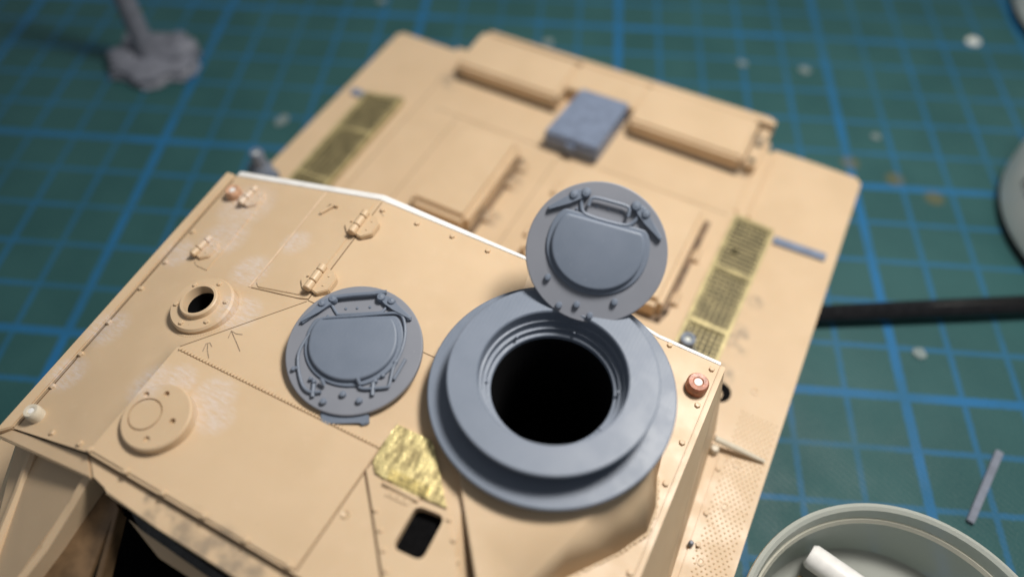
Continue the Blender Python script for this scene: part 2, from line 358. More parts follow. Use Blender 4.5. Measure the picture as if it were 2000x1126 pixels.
def box(bm, x0, x1, y0, y1, z0, z1, bev=0., seg=2):
    prism(bm, [(x0, y0, z1), (x1, y0, z1), (x1, y1, z1), (x0, y1, z1)], z1 - z0, bev=bev, seg=seg)
def frame(n, up=None):
    n = Vector(n).normalized(); u = Vector(up or (1, 0, 0)); u = (u - n * u.dot(n)).normalized()
    return u, n.cross(u), n
def lathe(bm, prof, o=(0, 0, 0), n=(0, 0, 1), up=None, seg=48, closed=False, capb=False, capt=False, sx=1., sy=1.):
    u, v, n = frame(n, up); o = Vector(o); rows = []
    for r, z in prof:
        rows.append([bm.verts.new(o + u * (r * sx * math.cos(2 * math.pi * i / seg)) + v * (r * sy * math.sin(2 * math.pi * i / seg)) + n * z) for i in range(seg)])
    m = len(rows)
    for j in range(m if closed else m - 1):
        A, B = rows[j], rows[(j + 1) % m]
        for i in range(seg): bm.faces.new((A[i], A[(i + 1) % seg], B[(i + 1) % seg], B[i]))
    if capb: bm.faces.new(rows[0][::-1])
    if capt: bm.faces.new(rows[-1])
def tube(bm, pts, r, seg=8, cap=True):
    pts = [Vector(p) for p in pts]; rings = []
    rr = r if isinstance(r, (list, tuple)) else [r] * len(pts)
    ref = None
    for i, p in enumerate(pts):
        t = (pts[min(i + 1, len(pts) - 1)] - pts[max(i - 1, 0)]).normalized()
        if ref is None:
            ref = Vector((0, 0, 1)) if abs(t.z) < .9 else Vector((1, 0, 0))
        u = (ref - t * ref.dot(t)).normalized(); ref = u; v = t.cross(u)
        rings.append([bm.verts.new(p + u * (rr[i] * math.cos(2 * math.pi * k / seg)) + v * (rr[i] * math.sin(2 * math.pi * k / seg))) for k in range(seg)])
    for A, B in zip(rings, rings[1:]):
        for k in range(seg): bm.faces.new((A[k], A[(k + 1) % seg], B[(k + 1) % seg], B[k]))
    if cap: bm.faces.new(rings[0][::-1]); bm.faces.new(rings[-1])
def obj_prism(name, pts, th, mat, parent, bev=0., label=None, d=(0, 0, -1), seg=2):
    bm = bmesh.new(); prism(bm, pts, th, d, bev, seg); return finish(name, bm, mat, parent, label=label)
def obj_box(name, x0, x1, y0, y1, z0, z1, mat, parent, bev=0., label=None, seg=2):
    bm = bmesh.new(); box(bm, x0, x1, y0, y1, z0, z1, bev, seg); return finish(name, bm, mat, parent, label=label)
def up(p, dz): return (p[0], p[1], p[2] + dz)
_bolt = {}
def bolt(p, n, parent, r=.045, h=.035, mat=None, hexa=True, name='bolt', z=0.):
    key = (round(r, 3), round(h, 3), hexa, (mat or TAN).name, name)
    if key not in _bolt:
        bm = bmesh.new()
        lathe(bm, [(r, -.01), (r, h * .7), (r * .82, h), (0.0001, h * 1.1)], seg=6 if hexa else 10, capb=True)
        o = finish(name, bm, mat or TAN, parent, smooth=25); _bolt[key] = o.data
    else:
        o = bpy.data.objects.new(name, _bolt[key]); col.objects.link(o); o.parent = parent
    u, v, n = frame(n, (math.cos(p[0] * 9), math.sin(p[1] * 7 + p[0]), 0.))
    M = Matrix((u, v, n)).transposed().to_4x4(); M.translation = Vector(p) + n * z
    o.matrix_world = M if parent is None else parent.matrix_world.inverted() @ M
    return o

# ---------------------------------------------------------------- the cutting mat
bm = bmesh.new(); box(bm, -45, 45, -30, 60, -.3, 0)
mat_o = finish('cutting_mat', bm, mat_material()); mat_o['kind'] = 'structure'
mat_o['label'] = 'green cutting mat printed with a blue centimetre grid under everything'
mat_o.location = (-6.559, -2.157, 0); mat_o.rotation_euler = (0, 0, math.radians(22.5))

# ================================================================= the model
tank = thing('model_vehicle_hull', 'tan plastic scale model vehicle hull with roof, engine deck and wide fenders on the mat', 'model vehicle')
# ---- roof plate: folded sheet with three openings
def cut(o, cutters):
    for c in cutters:
        md = o.modifiers.new('cut', 'BOOLEAN'); md.operation = 'DIFFERENCE'; md.object = c; md.solver = 'EXACT'
    dg = bpy.context.evaluated_depsgraph_get(); dg.update()
    me = bpy.data.meshes.new_from_object(o.evaluated_get(dg)); o.modifiers.clear(); old = o.data; o.data = me; bpy.data.meshes.remove(old)
    for c in cutters:
        d = c.data; bpy.data.objects.remove(c); bpy.data.meshes.remove(d)
bm = bmesh.new()
used = {k for t in flat_tris for k in t}
tv = {k: bm.verts.new(RV[k]) for k in used}; bv = {k: bm.verts.new(up(RV[k], -.12)) for k in used}
edges = {}
for a, b, c in flat_tris:
    bm.faces.new((tv[a], tv[b], tv[c])); bm.faces.new((bv[c], bv[b], bv[a]))
    for e in ((a, b), (b, c), (c, a)): edges.setdefault(frozenset(e), []).append(e)
for es in edges.values():
    if len(es) == 1:
        a, b = es[0]; bm.faces.new((tv[a], tv[b], bv[b], bv[a]))
roof = finish('roof', bm, TAN, tank, smooth=8)
RC = Vector((2.47, -.83, 0))
bm = bmesh.new(); lathe(bm, [(.78, 2.2), (.78, 4.2)], o=RC, capb=True, capt=True); c1 = finish('c', bm, TAN)
bm = bmesh.new(); vv = [bm.verts.new(p) for p in FV]
for f in FF:
    c = (FV[f[0]] + FV[f[1]] + FV[f[2]])/3
    if (c.xy - MG.xy).length > .25 or max((FV[q].xy - MG.xy).length for q in f) > .27: bm.faces.new([vv[q] for q in f])
for v in [v for v in bm.verts if not v.link_faces]: bm.verts.remove(v)
finish('left_flank', bm, TAN, tank, smooth=60)
op = [Vector(p) for p in P['opening']]
def rounded(pts, r, seg=5):
    out = []; n = len(pts)
    for i in range(n):
        a, b, c = Vector(pts[i-1]), Vector(pts[i]), Vector(pts[(i+1) % n])
        p, q = b + (a-b).normalized()*r, b + (c-b).normalized()*r
        for k in range(seg+1):
            t = k/seg; out.append((p*(1-t)+b*t)*(1-t) + (b*(1-t)+q*t)*t)
    return out
OPQ = rounded([(1.69, -2.785, 3.19), (2.055, -2.745, 3.19), (2.075, -3.30, 3.19), (1.70, -3.325, 3.19)], .1)
bm = bmesh.new(); prism(bm, [p + Vector((0, 0, .3)) for p in OPQ], .8); c3 = finish('c', bm, TAN)
cut(roof, [c1, c3])
for p in roof.data.polygons: p.use_smooth = False
bm = bmesh.new(); prism(bm, [p + Vector((0, 0, -.125)) for p in rounded([(1.6, -2.7, 3.19), (2.15, -2.65, 3.19), (2.17, -3.4, 3.19), (1.6, -3.42, 3.19)], .1)], .02, (0, 0, -1))
finish('opening_well', bm, BLACK, tank)
# ---- roof edge rims
def strip(name, pts_in, pts_out, th, mat, bev=.015, label=None):
    return obj_prism(name, list(pts_in) + list(pts_out)[::-1], th, mat, tank, bev, label)
G_, F_ = Vector(RV['G']), Vector(RV['Fl'])
strip('side_rim', [G_ + Vector((-.014, 0, .03)), F_ + Vector((-.014, 0, .03))], [G_ + Vector((-.19, 0, .02)), F_ + Vector((-.18, -.17, .02))], .2, TAN)
strip('side_rim', [(4.226, .99, 2.645), (4.226, -4.06, 2.645)], [(4.30, .99, 2.645), (4.30, -4.06, 2.645)], .18, TAN, .012)
# white styrene strip along the rear roof edge
RR = [RV['G'], RV['A'], RV['A2'], RV['R1'], RV['R2']]
for i, (a, b) in enumerate(zip(RR, RR[1:])):
    y0, y1 = .994, (1.15 if i < 2 else 1.06)
    y0b = y1b = 1.06
    obj_prism('edge_strip', [(a[0], a[1] + .004, a[2] + .012), (b[0], b[1] + .004, b[2] + .012), (b[0], b[1] + (.115 if i < 1 else .055), b[2] + .012), (a[0], a[1] + (.115 if i < 2 else .055), a[2] + .012)], .1, WHITE, tank, .006,
              label='white plastic strip along the rear edge of the roof')
# ---- walls
def wall(name, q, th, mat=TAN):
    n = (Vector(q[1]) - Vector(q[0])).cross(Vector(q[3]) - Vector(q[0])).normalized()
    return obj_prism(name, q, th, mat, tank, d=n)
wall('side_wall', [(4.295, .98, 2.60), (4.295, -4.05, 2.60), (4.93, -4.05, .50), (4.585, 1.16, .50)], -.12)
wall('side_wall', [F_ + Vector((-.16, -.1, -.1)), G_ + Vector((-.17, 0, -.1)), (-4.62, 1.0, .50), (-4.62, -4.3, .50)], -.12)
bm = bmesh.new()
prism(bm, [(-3.95, .74, 2.5), (-1.28, .74, 3.06), (1.29, .74, 3.06), (3.3, .74, 2.53), (4.21, .74, 2.50), (4.5, .74, .4), (-4.5, .74, .4)], .12, (0, -1, 0))
finish('rear_wall', bm, TAN, tank)
bm = bmesh.new()
prism(bm, [(-3.5, -4.04, 2.6), (-2.17, -4.04, 3.05), (2.7, -4.04, 3.05), (3.3, -4.04, 2.5), (4.2, -4.04, 2.45), (4.6, -4.04, .02), (-4.5, -4.04, .02)], .12, (0, 1, 0))
finish('front_wall', bm, BROWN, tank)
# ---- front: ledge, bar, rib, cheek plate, driver opening
strip('front_ledge', [F_ + Vector((-.03, -.012, -.03)), (-2.2, -4.068, 3.10)], [F_ + Vector((-.16, -.17, -.05)), (-1.96, -4.275, 3.08)], .13, TAN)
obj_prism('front_ledge', [(-2.195, -4.068, 3.10), (2.7, -4.068, 3.10), (2.7, -4.43, 3.09), (-.85, -4.36, 3.09), (-1.70, -4.325, 3.09), (-1.72, -4.262, 3.09), (-1.955, -4.262, 3.09)], .24, TAN, tank, .02)
bm = bmesh.new()
prism(bm, [(-2.17, -4.25, 2.96), (-2.20, -4.62, 2.76), (-2.235, -5.12, 2.55), (-2.30, -5.60, 2.40), (-2.30, -5.60, .02), (-2.17, -4.25, .02)], .11, (1, 0, 0), .012)
finish('rib', bm, TAN, tank)
obj_prism('cheek_plate', [(-3.55, -4.16, 2.42), (-2.18, -4.16, 2.86), (-2.31, -5.7, 2.34), (-3.7, -5.9, 1.3)], .1, TAN, tank, .01)
bm = bmesh.new(); tube(bm, [(-3.33, -4.18, 2.52), (-3.18, -4.75, 2.30), (-2.90, -5.9, 1.92)], .075, 8)
finish('weld_bead', bm, TAN, tank)
obj_prism('cheek_plate', [(-3.9, -4.2, 2.2), (-3.35, -4.2, 2.42), (-2.94, -5.9, 1.86), (-4.2, -5.9, .5)], .1, TAN, tank)
obj_prism('recess_plate', [(-2.06, -4.28, 2.55), (-1.74, -4.32, 2.62), (-1.52, -5.6, 2.1), (-2.2, -5.6, 2.1)], .06, BROWN, tank, .01, label='dark glossy inner plate with painted shade beside the driver opening')
bm = bmesh.new(); prism(bm, [(-1.76, -4.33, 2.64), (-1.68, -4.36, 2.64), (-1.44, -5.1, 2.3), (-1.52, -5.12, 2.3)], .25, bev=.01)
finish('opening_frame', bm, BROWN, tank)
bm = bmesh.new(); prism(bm, [(-1.55, -4.40, 2.55), (.6, -4.52, 2.55), (.6, -4.60, 2.52), (-.9, -4.58, 2.52), (-1.3, -4.47, 2.53)], .08, bev=.012)
finish('opening_lip', bm, TAN, tank)
bm = bmesh.new(); prism(bm, [(-1.5, -4.33, 2.66), (.6, -4.43, 2.66), (.6, -4.515, 2.60), (-1.3, -4.43, 2.60)], .05)
finish('opening_gap_strip', bm, plain('black_gloss', (.02, .021, .022), .25, var=.5, scale=8), tank, label='black strip in the gap under the front ledge')  # glossy black strip filling the gap
bm = bmesh.new(); prism(bm, [(-1.7, -4.2, .9), (3.4, -4.2, .9), (3.4, -6.2, .9), (-1.7, -6.2, .9)], .05)
finish('opening_floor', bm, BLACK, tank)
bm = bmesh.new(); prism(bm, [(-1.74, -4.3, 2.5), (-1.4, -5.9, 2.0), (-1.4, -5.9, .9), (-1.74, -4.3, .9)], .05, (1, 0, 0))
finish('opening_side', bm, BLACK, tank)
# ---- raised front roof panel with weld ticks
q = P['front_panel']
obj_prism('roof_panel', [(-2.165, -2.46, 3.215), (.925, -2.405, 3.215), (.885, -4.03, 3.215), (-2.165, -4.03, 3.215)], .05, TAN, tank, .010)
bm = bmesh.new()
for a, b, n, w in (((-2.18, -2.425), (.93, -2.372), 62, .035), ((.955, -2.42), (.915, -4.0), 0, 0)):
    for i in range(n):
        t = (i + .5) / n; x = a[0] + (b[0]-a[0])*t; y = a[1] + (b[1]-a[1])*t
        prism(bm, [(x-.012, y-.03, 3.224), (x+.008, y-.03, 3.224), (x+.016, y+.022, 3.196), (x-.004, y+.022, 3.196)], .02)
finish('weld_seam', bm, TAN, tank, kind='stuff')
def groove(pts, wd=.013, h=.004, mat=None, name='panel_line'):
    """thin engraved line drawn as a narrow dark ribbon that follows the roof"""
    bm = bmesh.new(); pts = [Vector(p) for p in pts]; dn = []
    for a, b in zip(pts, pts[1:]):
        L = (b-a).length; n = max(1, int(L/.25))
        for i in range(n): dn.append(a + (b-a)*(i/n))
    dn.append(pts[-1]); L_, R_ = [], []
    for i, p in enumerate(dn):
        t = (dn[min(i+1, len(dn)-1)] - dn[max(i-1, 0)]); t.z = 0; t.normalize(); s = Vector((-t.y, t.x, 0))*wd/2
        for side, lst in ((s, L_), (-s, R_)):
            x = p + side; z = roof_at(x.x, x.y)[0]; lst.append(bm.verts.new((x.x, x.y, z + h)))
    for i in range(len(dn)-1): bm.faces.new((L_[i], L_[i+1], R_[i+1], R_[i]))
    return finish(name, bm, mat, tank)
SEAM = plain('panel_line_shadow', (.17, .10, .05), .7, bumps=0)
PALE = plain('pale_crest', (.72, .54, .38), .5, bumps=0)  # paler tan for the hatch crest line
groove([(RV['G'][0] + .02, RV['G'][1] - .1, 0), (RV['Fl'][0] + .02, RV['Fl'][1] + .06, 0)], .022, .004, SEAM)
groove([(-2.19, -2.445, 0), (.945, -2.388, 0)], .022, .004, SEAM)
groove([(.938, -2.40, 0), (.900, -4.03, 0)], .016, .004, SEAM)
groove([(-1.235, .96, 0), (-1.155, -1.0, 0)], .016, .004, SEAM)
groove([(RV['M'][0] + .03, RV['M'][1], 0), (-1.33, -1.05, 0), (-1.15, -1.0, 0)], .018, .004, SEAM)
groove([(-1.15, -1.04, 0), (-2.20, -2.40, 0)], .010, .004, SEAM)
groove([(-1.15, -1.02, 0), (.9, -.99, 0)], .012, .004, SEAM)
# hatch plates on the sloping left side, slightly proud
def roof_plate(name, pts, rise, bev=.008):
    zs = []
    for x, y in pts:
        z, n = roof_at(x, y); zs.append((x, y, z + rise))
    return obj_prism(name, zs, .06, TAN, tank, bev)
NM, MM = RV['N'], RV['M']
roof_plate('roof_hatch', [(NM[0] + .03, NM[1] - .06), (-1.32, .90), (-1.26, -.93), (-1.34, -1.0), (MM[0] + .12, MM[1] + .04), (MM[0] + .04, MM[1] + .10)], .018)
groove([(RV['N'][0] + .01, RV['N'][1] - .03, 0), (RV['M'][0], RV['M'][1], 0)], .028, .012, PALE, 'plate_crest')
sp_ = [p[:2] for p in P['small_plate']]
roof_plate('side_hatch', [(sp_[1][0], .35), (sp_[1][0] + .2, .35), (sp_[3][0] + .25, sp_[3][1] - .02), sp_[3], sp_[2]], .014)
# ---- bolts
for key in ('rear_bolts', 'right_bolts', 'left_bolts', 'front_bolts'):
    for p in P[key]:
        x, y = p[0], p[1]
        z, n = roof_at(x, y); r = .042
        bolt((x, y, z + (.015 if key == 'front_bolts' and -2.1 < x < .9 else 0)), n, tank, r, .035)
for p in P['plate_bolts']: bolt(up(p, .03), (0, 0, 1), tank, .03, .018, hexa=False)
# ---- hinges
def hinge(p, ydir, size, plate, hinge_n=None):
    z, n = roof_at(p[0], p[1]); n = Vector(hinge_n or n).normalized()
    y = Vector(ydir); y = (y - n*y.dot(n)).normalized(); x = y.cross(n)
    o = Vector((p[0], p[1], z + .015)); s = size
    def W(a, b, c=0): return o + x*(a*s) + y*(b*s) + n*(c*s)
    h = thing('hinge', '', ''); h.parent = tank
    for k in ('label', 'category'): del h[k]
    pl = [W(.03, -.26, .06), W(.17, -.30, .06), W(.33, -.17, .06), W(.34, .08, .06), W(.20, .22, .06), W(.03, .22, .06)]
    obj_prism('leaf', pl, .09*s, TAN, h, .012, d=-n)
    pl = [W(-.03, .22, .04), W(-.16, .2, .04), W(-.27, .06, .04), W(-.27, -.12, .04), W(-.15, -.26, .04), W(-.03, -.28, .04)]
    obj_prism('leaf', pl, .08*s, TAN, h, .012, d=-n)
    for a, b in ((-.30, -.135), (-.12, .085), (.10, .23)):
        bm = bmesh.new(); lathe(bm, [(.062*s, a*s), (.074*s, a*s + .012), (.074*s, b*s - .012), (.062*s, b*s)], o + n*(.10*s), y, n, 14, capb=True, capt=True)
        finish('knuckle', bm, TAN, h)
    for a, b in ((.20, -.12), (.19, .08), (-.17, -.02)): bolt(W(a, b, .06), n, h, .016, .012, hexa=False, name='rivet')
    return h
fd = Vector(RV['A']) - Vector(RV['Bc'])
hinge(P['hinges'][0], fd, .84, 0, (-.13, 0, 1)); hinge(P['hinges'][1], fd, .84, 0, (-.13, 0, 1))
hinge(P['hinges'][2], (.03, 1, 0), .74, 1); hinge(P['hinges'][3], (.03, 1, 0), .74, 1)
# small raised lever on the hatch
z, n = roof_at(-1.95, .55); z += .01
bm = bmesh.new(); tube(bm, [(-2.0, .42, z+.03), (-1.9, .62, z+.05)], .022); tube(bm, [(-1.97, .62, z+.05), (-1.82, .63, z+.06)], .02); finish('lever', bm, TAN, tank)
# ---- knobs
def knob(p, r, h, mat, tip, label):
    z, n = roof_at(p[0], p[1]); n = (n + Vector((0, 0, 1))).normalized(); o = Vector((p[0], p[1], z))
    bm = bmesh.new(); lathe(bm, [(r*1.0, -.03), (r*1.02, h*.55), (r, h*.82), (r*.86, h), (r*.5, h*.98), (r*.42, h*.9), (.001, h*.86)], o, n, seg=28, capb=True)
    k = finish('knob', bm, mat, tank, label=label)
    bm = bmesh.new(); lathe(bm, [(r*.40, h*.88), (r*.36, h*.94), (.001, h*.96)], o, n, seg=20); finish('tip', bm, tip, k)
    return k
knob(P['knobs'][0][:2], .125, .15, plain('rust_tinged_tan', (.56, .33, .21), .4, var=.25, scale=12), WHITE, 'tan and rust coloured knob at the rear left roof corner')
knob(P['knobs'][1][:2], .105, .17, IVORY, WHITE, 'ivory white knob at the front left roof corner')
knob(P['knobs'][2][:2], .150, .17, COPPER, CHALK, 'rust brown knob at the rear right roof corner')
# ---- round port flange on the left
port = bpy.data.objects.new('gun_port', None); col.objects.link(port); port.parent = tank; port['label'] = 'round bolted flange with a dark hole'
bm = bmesh.new(); lathe(bm, [(.455, -.75), (.455, .10), (.43, .13), (.275, .135), (.27, .205), (.255, .22), (.225, .22), (.215, .18), (.215, -.9)], MG, mgn, seg=56)
finish('flange', bm, TAN, port)
bm = bmesh.new(); lathe(bm, [(.30, -.95), (.30, -.88), (.001, -.88)], MG, mgn, seg=32, capb=True); finish('port_backing', bm, BLACK, port)
bm = bmesh.new(); lathe(bm, [(.21, -.9), (.21, .08)], MG, mgn, seg=32); finish('port_bore', bm, BLACK, port)
u, v, n = frame(mgn)
for k in range(6):
    a = math.radians(60*k + 25); bolt(MG + u*(.365*math.cos(a)) + v*(.365*math.sin(a)) + n*.13, mgn, port, .036, .028)
bm = bmesh.new()
for k in range(84):
    a = 2*math.pi*k/84; c = MG + u*(.485*math.cos(a)) + v*(.485*math.sin(a))
    zz, nn = roof_at(c.x, c.y); c.z = zz
    if -3.0 < a - 2*math.pi*(a > math.pi) < 1.3: lathe(bm, [(.034, -.03), (.026, .004), (.001, .008)], c, nn, seg=6)
finish('weld_bead', bm, TAN, port, kind='stuff')
# ---- flat round cover with an inset disc, on the front panel
cov = bpy.data.objects.new('round_cover', None); col.objects.link(cov); cov.parent = tank; cov['label'] = 'low round cover with an inset circle and four dimples'
CO = Vector((-1.66, -3.34, 3.215)); cn = Vector((-.05, -.06, 1)).normalized()
bm = bmesh.new(); lathe(bm, [(.44, -.08), (.44, .125), (.42, .145), (.001, .145)], CO, cn, seg=64, capb=True)
cp = finish('cover_plate', bm, TAN, cov)
bm = bmesh.new()
lathe(bm, [(.215, .11), (.215, .3), (.195, .3), (.195, .11)], CO + Vector((-.14, -.04, 0)), cn, seg=40, closed=True); k1 = finish('c', bm, TAN)
ks = [k1]
for x, y in ((-1.97, -3.17), (-1.74, -3.05), (-1.42, -3.30), (-1.55, -3.62)):
    bm = bmesh.new(); lathe(bm, [(.04, .11), (.04, .3)], Vector((x, y, 3.205)), cn, seg=12, capb=True, capt=True); ks.append(finish('c', bm, TAN))
cut(cp, ks)
for p in cp.data.polygons: p.use_smooth = False
# ---- brass plate, hinge bar and bolted plate at the front right
obj_prism('hatch_plate', [(.98, -2.46, 3.215), (1.9, -2.5, 3.215), (2.03, -2.66, 3.215), (2.66, -3.42, 3.215), (2.6, -3.95, 3.215), (2.06, -3.95, 3.215), (1.33, -3.13, 3.215), (.935, -2.70, 3.215)], .02, TAN, tank, .006)
hp = [o for o in col.objects if o.name.startswith('hatch_plate')][-1]
bm = bmesh.new(); prism(bm, [p + Vector((0, 0, .3)) for p in OPQ], .8); c4 = finish('c', bm, TAN); cut(hp, [c4])
for p in hp.data.polygons: p.use_smooth = False
groove([(.905, -2.69, 0), (1.32, -3.14, 0), (1.77, -3.645, 0), (2.06, -3.94, 0)], .03, .006, SEAM)
bp = obj_prism('brass_plate', [up(p, .03) for p in P['brass']], .045, BRASS, tank, .006, label='scored shiny brass plate beside the grey ring')
bm = bmesh.new(); prism(bm, [up(p, .03) for p in P['brass_strip']], .03, bev=.006); finish('hinge_leaf', bm, brass('dull_brass', (.50, .40, .16), .38, .4), bp)
for p in P['brass_dots']: bolt(up(p, .02), (0, 0, 1), bp, .022, .012, mat=BRASS, hexa=False, name='rivet')
a, b = [Vector(p) for p in P['bar']]
bm = bmesh.new(); lathe(bm, [(.03, 0), (.036, .01), (.036, (b-a).length-.01), (.03, (b-a).length)], a, b-a, (0, 0, 1), 12, capb=True, capt=True); finish('hinge_bar', bm, TAN, tank)
obj_prism('hinge_plate', [(1.30, -2.775, 3.228), (1.63, -2.765, 3.228), (1.60, -2.845, 3.228), (1.30, -2.86, 3.228)], .02, TAN, tank, .004)
for p in P['bar_dots']: bolt(up(p, .036), (0, 0, 1), tank, .018, .012, hexa=False, name='rivet')
bm = bmesh.new(); lathe(bm, [(.055, 0), (.05, .02), (.03, .012), (.001, .0)], P['dent'][0], (0, 0, 1), seg=14); finish('moulding_mark', bm, TAN, tank)
# ---- cast bulge under the big ring
bm = bmesh.new()
L_ = [(1.20, -1.2, 3.34), (1.42, -1.92, 3.34), (1.90, -2.20, 3.31), (2.26, -2.65, 3.27), (2.70, -3.20, 3.24), (3.00, -3.60, 3.22)]
C_ = [(3.60, -.2, 3.34), (3.80, -1.10, 3.34), (3.63, -1.65, 3.31), (3.42, -2.28, 3.27), (3.19, -2.93, 3.235), (2.97, -3.64, 3.22)]
O_ = [(3.90, -.1, 2.66), (4.03, -.93, 2.655), (4.16, -1.30, 2.65), (4.18, -1.64, 2.65), (3.97, -2.02, 2.65), (3.50, -2.62, 2.65), (3.06, -3.26, 2.66), (2.99, -3.66, 2.9)]
va = [bm.verts.new(p) for p in L_]; vc = [bm.verts.new(p) for p in C_]; vo = [bm.verts.new(p) for p in O_]
for i in range(len(L_)-1): bm.faces.new((va[i], va[i+1], vc[i+1], vc[i]))
# right flank
pairs = [(0, 0), (1, 1), (1, 2), (2, 3), (3, 4), (4, 5), (4, 6), (5, 7)]
for (i, j), (k, l) in zip(pairs, pairs[1:]):
    if i == k: bm.faces.new((vc[i], vo[j], vo[l]))
    else: bm.faces.new((vc[i], vo[j], vo[l], vc[k]))
vb = [bm.verts.new((p[0], p[1], 3.15)) for p in L_]
for i in range(len(L_)-1): bm.faces.new((va[i], vb[i], vb[i+1], va[i+1]))
bmesh.ops.recalc_face_normals(bm, faces=bm.faces)
bmesh.ops.bevel(bm, geom=[e for e in bm.edges if len(e.link_faces) == 2 and e.calc_face_angle(0) > .35], offset=.06, segments=4, affect='EDGES', clamp_overlap=True)
sk = finish('cast_bulge', bm, TAN, tank, smooth=80)
bm = bmesh.new(); lathe(bm, [(.79, 2.2), (.79, 4.2)], o=RC, capb=True, capt=True); c1 = finish('c', bm, TAN); 
md = sk.modifiers.new('thick', 'SOLIDIFY'); md.thickness = .04; md.offset = -1
cut(sk, [c1])
bm = bmesh.new()
for (a, b) in zip(O_[1:7], O_[2:8]):
    a, b = Vector(a), Vector(b); n_ = max(2, int((b-a).length/.034))
    for i in range(n_):
        p = a + (b-a)*((i + random.random()*.5)/n_)
        lathe(bm, [(.036, -.03), (.030, .004), (.001, .012)], p + Vector((random.uniform(-.012, .012), random.uniform(-.012, .012), 0)), (0, 0, 1), seg=6)
finish('weld_bead', bm, TAN, tank, kind='stuff')
# pencil arrows
for key in ('arrowA', 'arrowA2', 'arrowB', 'arrowB2', 'arrowC'):
    groove([(p[0], p[1], 0) for p in P[key]], .010 if key != 'arrowC' else .006, .005, PENCIL, 'pencil_mark')
# ---------------------------------------------------------------- fenders and engine deck
obj_prism('fender', [(4.3, 7.86, .53), (5.32, 7.86, .53), (5.44, 7.74, .53), (5.55, -1.2, .53), (5.62, -6, .53), (3.6, -6, .53), (3.6, 7.86, .53)], .16, TAN, tank, .02)
obj_prism('fender', [(-3.9, 7.62, .53), (-3.9, .9, .53), (-3.9, -6, .53), (-5.52, -6, .53), (-5.5, 7.50, .53), (-5.40, 7.62, .53)], .16, TAN, tank, .02)
obj_box('hull_side', -5.05, -4.75, -5.5, 7.2, 0.0, .40, TAN, tank)
obj_box('hull_side', 4.75, 5.05, -5.5, 7.2, 0.0, .40, TAN, tank)
obj_box('engine_deck', -3.93, 3.63, 1.0, 7.7, .30, .575, TAN, tank, .02)
obj_box('hull_rear', -3.4, 3.5, 7.3, 7.95, 0.0, .60, TAN, tank, .02)
# narrow ledge strips between deck and right fender
for x0, x1, z in ((3.40, 3.46, .63), (3.66, 3.72, .60)):
    obj_box('deck_ridge', x0, x1, 5.75, 7.7, .5, z, TAN, tank, .015)
SOFT = plain('soft_panel_line', (.36, .25, .155), .6, bumps=0)
for x0, x1, y0, y1 in ((-3.3, -.75, 5.62, 5.64), (.6, 3.3, 5.62, 5.64), (-2.75, -2.73, 1.3, 5.62), (-3.72, -3.70, 1.3, 6.6), (-.32, -.30, 1.3, 5.5)):
    obj_box('deck_seam', x0, x1, y0, y1, .5, .579, SOFT, tank)
# deck lids with rounded edges and hinge rows
def lid(x0, x1, y0, y1, z1):
    o = obj_box('engine_lid', x0, x1, y0, y1, .5, z1, TAN, tank, .11, seg=5)
    return o
lid(-2.21, -.95, 2.80, 5.14, 1.03); lid(.22, 2.98, 2.70, 5.19, 1.03)
for x, ys in ((-.80, (3.25, 4.25, 4.75)), (.08, (3.3, 4.5)), (3.12, (3.1, 4.2))):
    for y in ys:
        bm = bmesh.new(); lathe(bm, [(.05, 0), (.06, .02), (.06, .26), (.05, .28)], (x, y, .63), (0, 1, 0), (0, 0, 1), 12, capb=True, capt=True)
        box(bm, x-.09, x+.09, y+.02, y+.26, .55, .61)
        finish('lid_hinge', bm, TAN, tank)
# brown strips that paint shade along the edges of both lids
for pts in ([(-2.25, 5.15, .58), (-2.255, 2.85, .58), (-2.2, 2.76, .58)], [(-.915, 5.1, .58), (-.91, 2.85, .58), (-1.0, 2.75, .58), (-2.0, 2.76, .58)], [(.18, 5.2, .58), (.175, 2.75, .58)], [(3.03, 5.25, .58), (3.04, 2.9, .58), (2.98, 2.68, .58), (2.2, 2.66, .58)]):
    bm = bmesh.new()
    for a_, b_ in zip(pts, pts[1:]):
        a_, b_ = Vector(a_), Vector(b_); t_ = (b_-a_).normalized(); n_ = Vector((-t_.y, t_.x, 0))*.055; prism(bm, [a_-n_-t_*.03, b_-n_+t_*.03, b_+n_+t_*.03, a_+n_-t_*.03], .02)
    finish('lid_edge_shade', bm, LIDSHADE, tank)
# rear boxes
obj_box('rear_box', -3.42, -.93, 6.72, 8.0, .45, 1.0, TAN, tank, .07, seg=3)
obj_box('rear_box', .68, 3.14, 6.78, 8.06, .45, 1.0, TAN, tank, .07, seg=3)
obj_box('rear_box_bridge', -.935, .685, 7.18, 8.16, .45, .94, TAN, tank, .03)
obj_prism('rear_plate', [(-3.30, 8.01, .98), (3.44, 8.07, .95), (3.44, 8.22, .93), (3.28, 8.28, .95), (-3.25, 8.12, .97)], .45, TAN, tank, .01)
obj_box('rear_corner', 3.19, 3.42, 6.85, 8.0, .45, .86, TAN, tank, .03)
for y in (6.98, 7.45):
    bm = bmesh.new(); lathe(bm, [(.07, 0), (.06, .012), (.001, .012)], (3.30, y, .86), (0, 0, 1), seg=12); finish('drain_hole', bm, DARKB, tank)
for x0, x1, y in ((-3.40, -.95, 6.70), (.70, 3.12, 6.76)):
    bm = bmesh.new(); tube(bm, [(x0, y, .585), (x1, y, .585)], .045, 8); finish('box_gap_shade', bm, DARKB, tank)  # dark tube that paints the shadow gap under the rear boxes
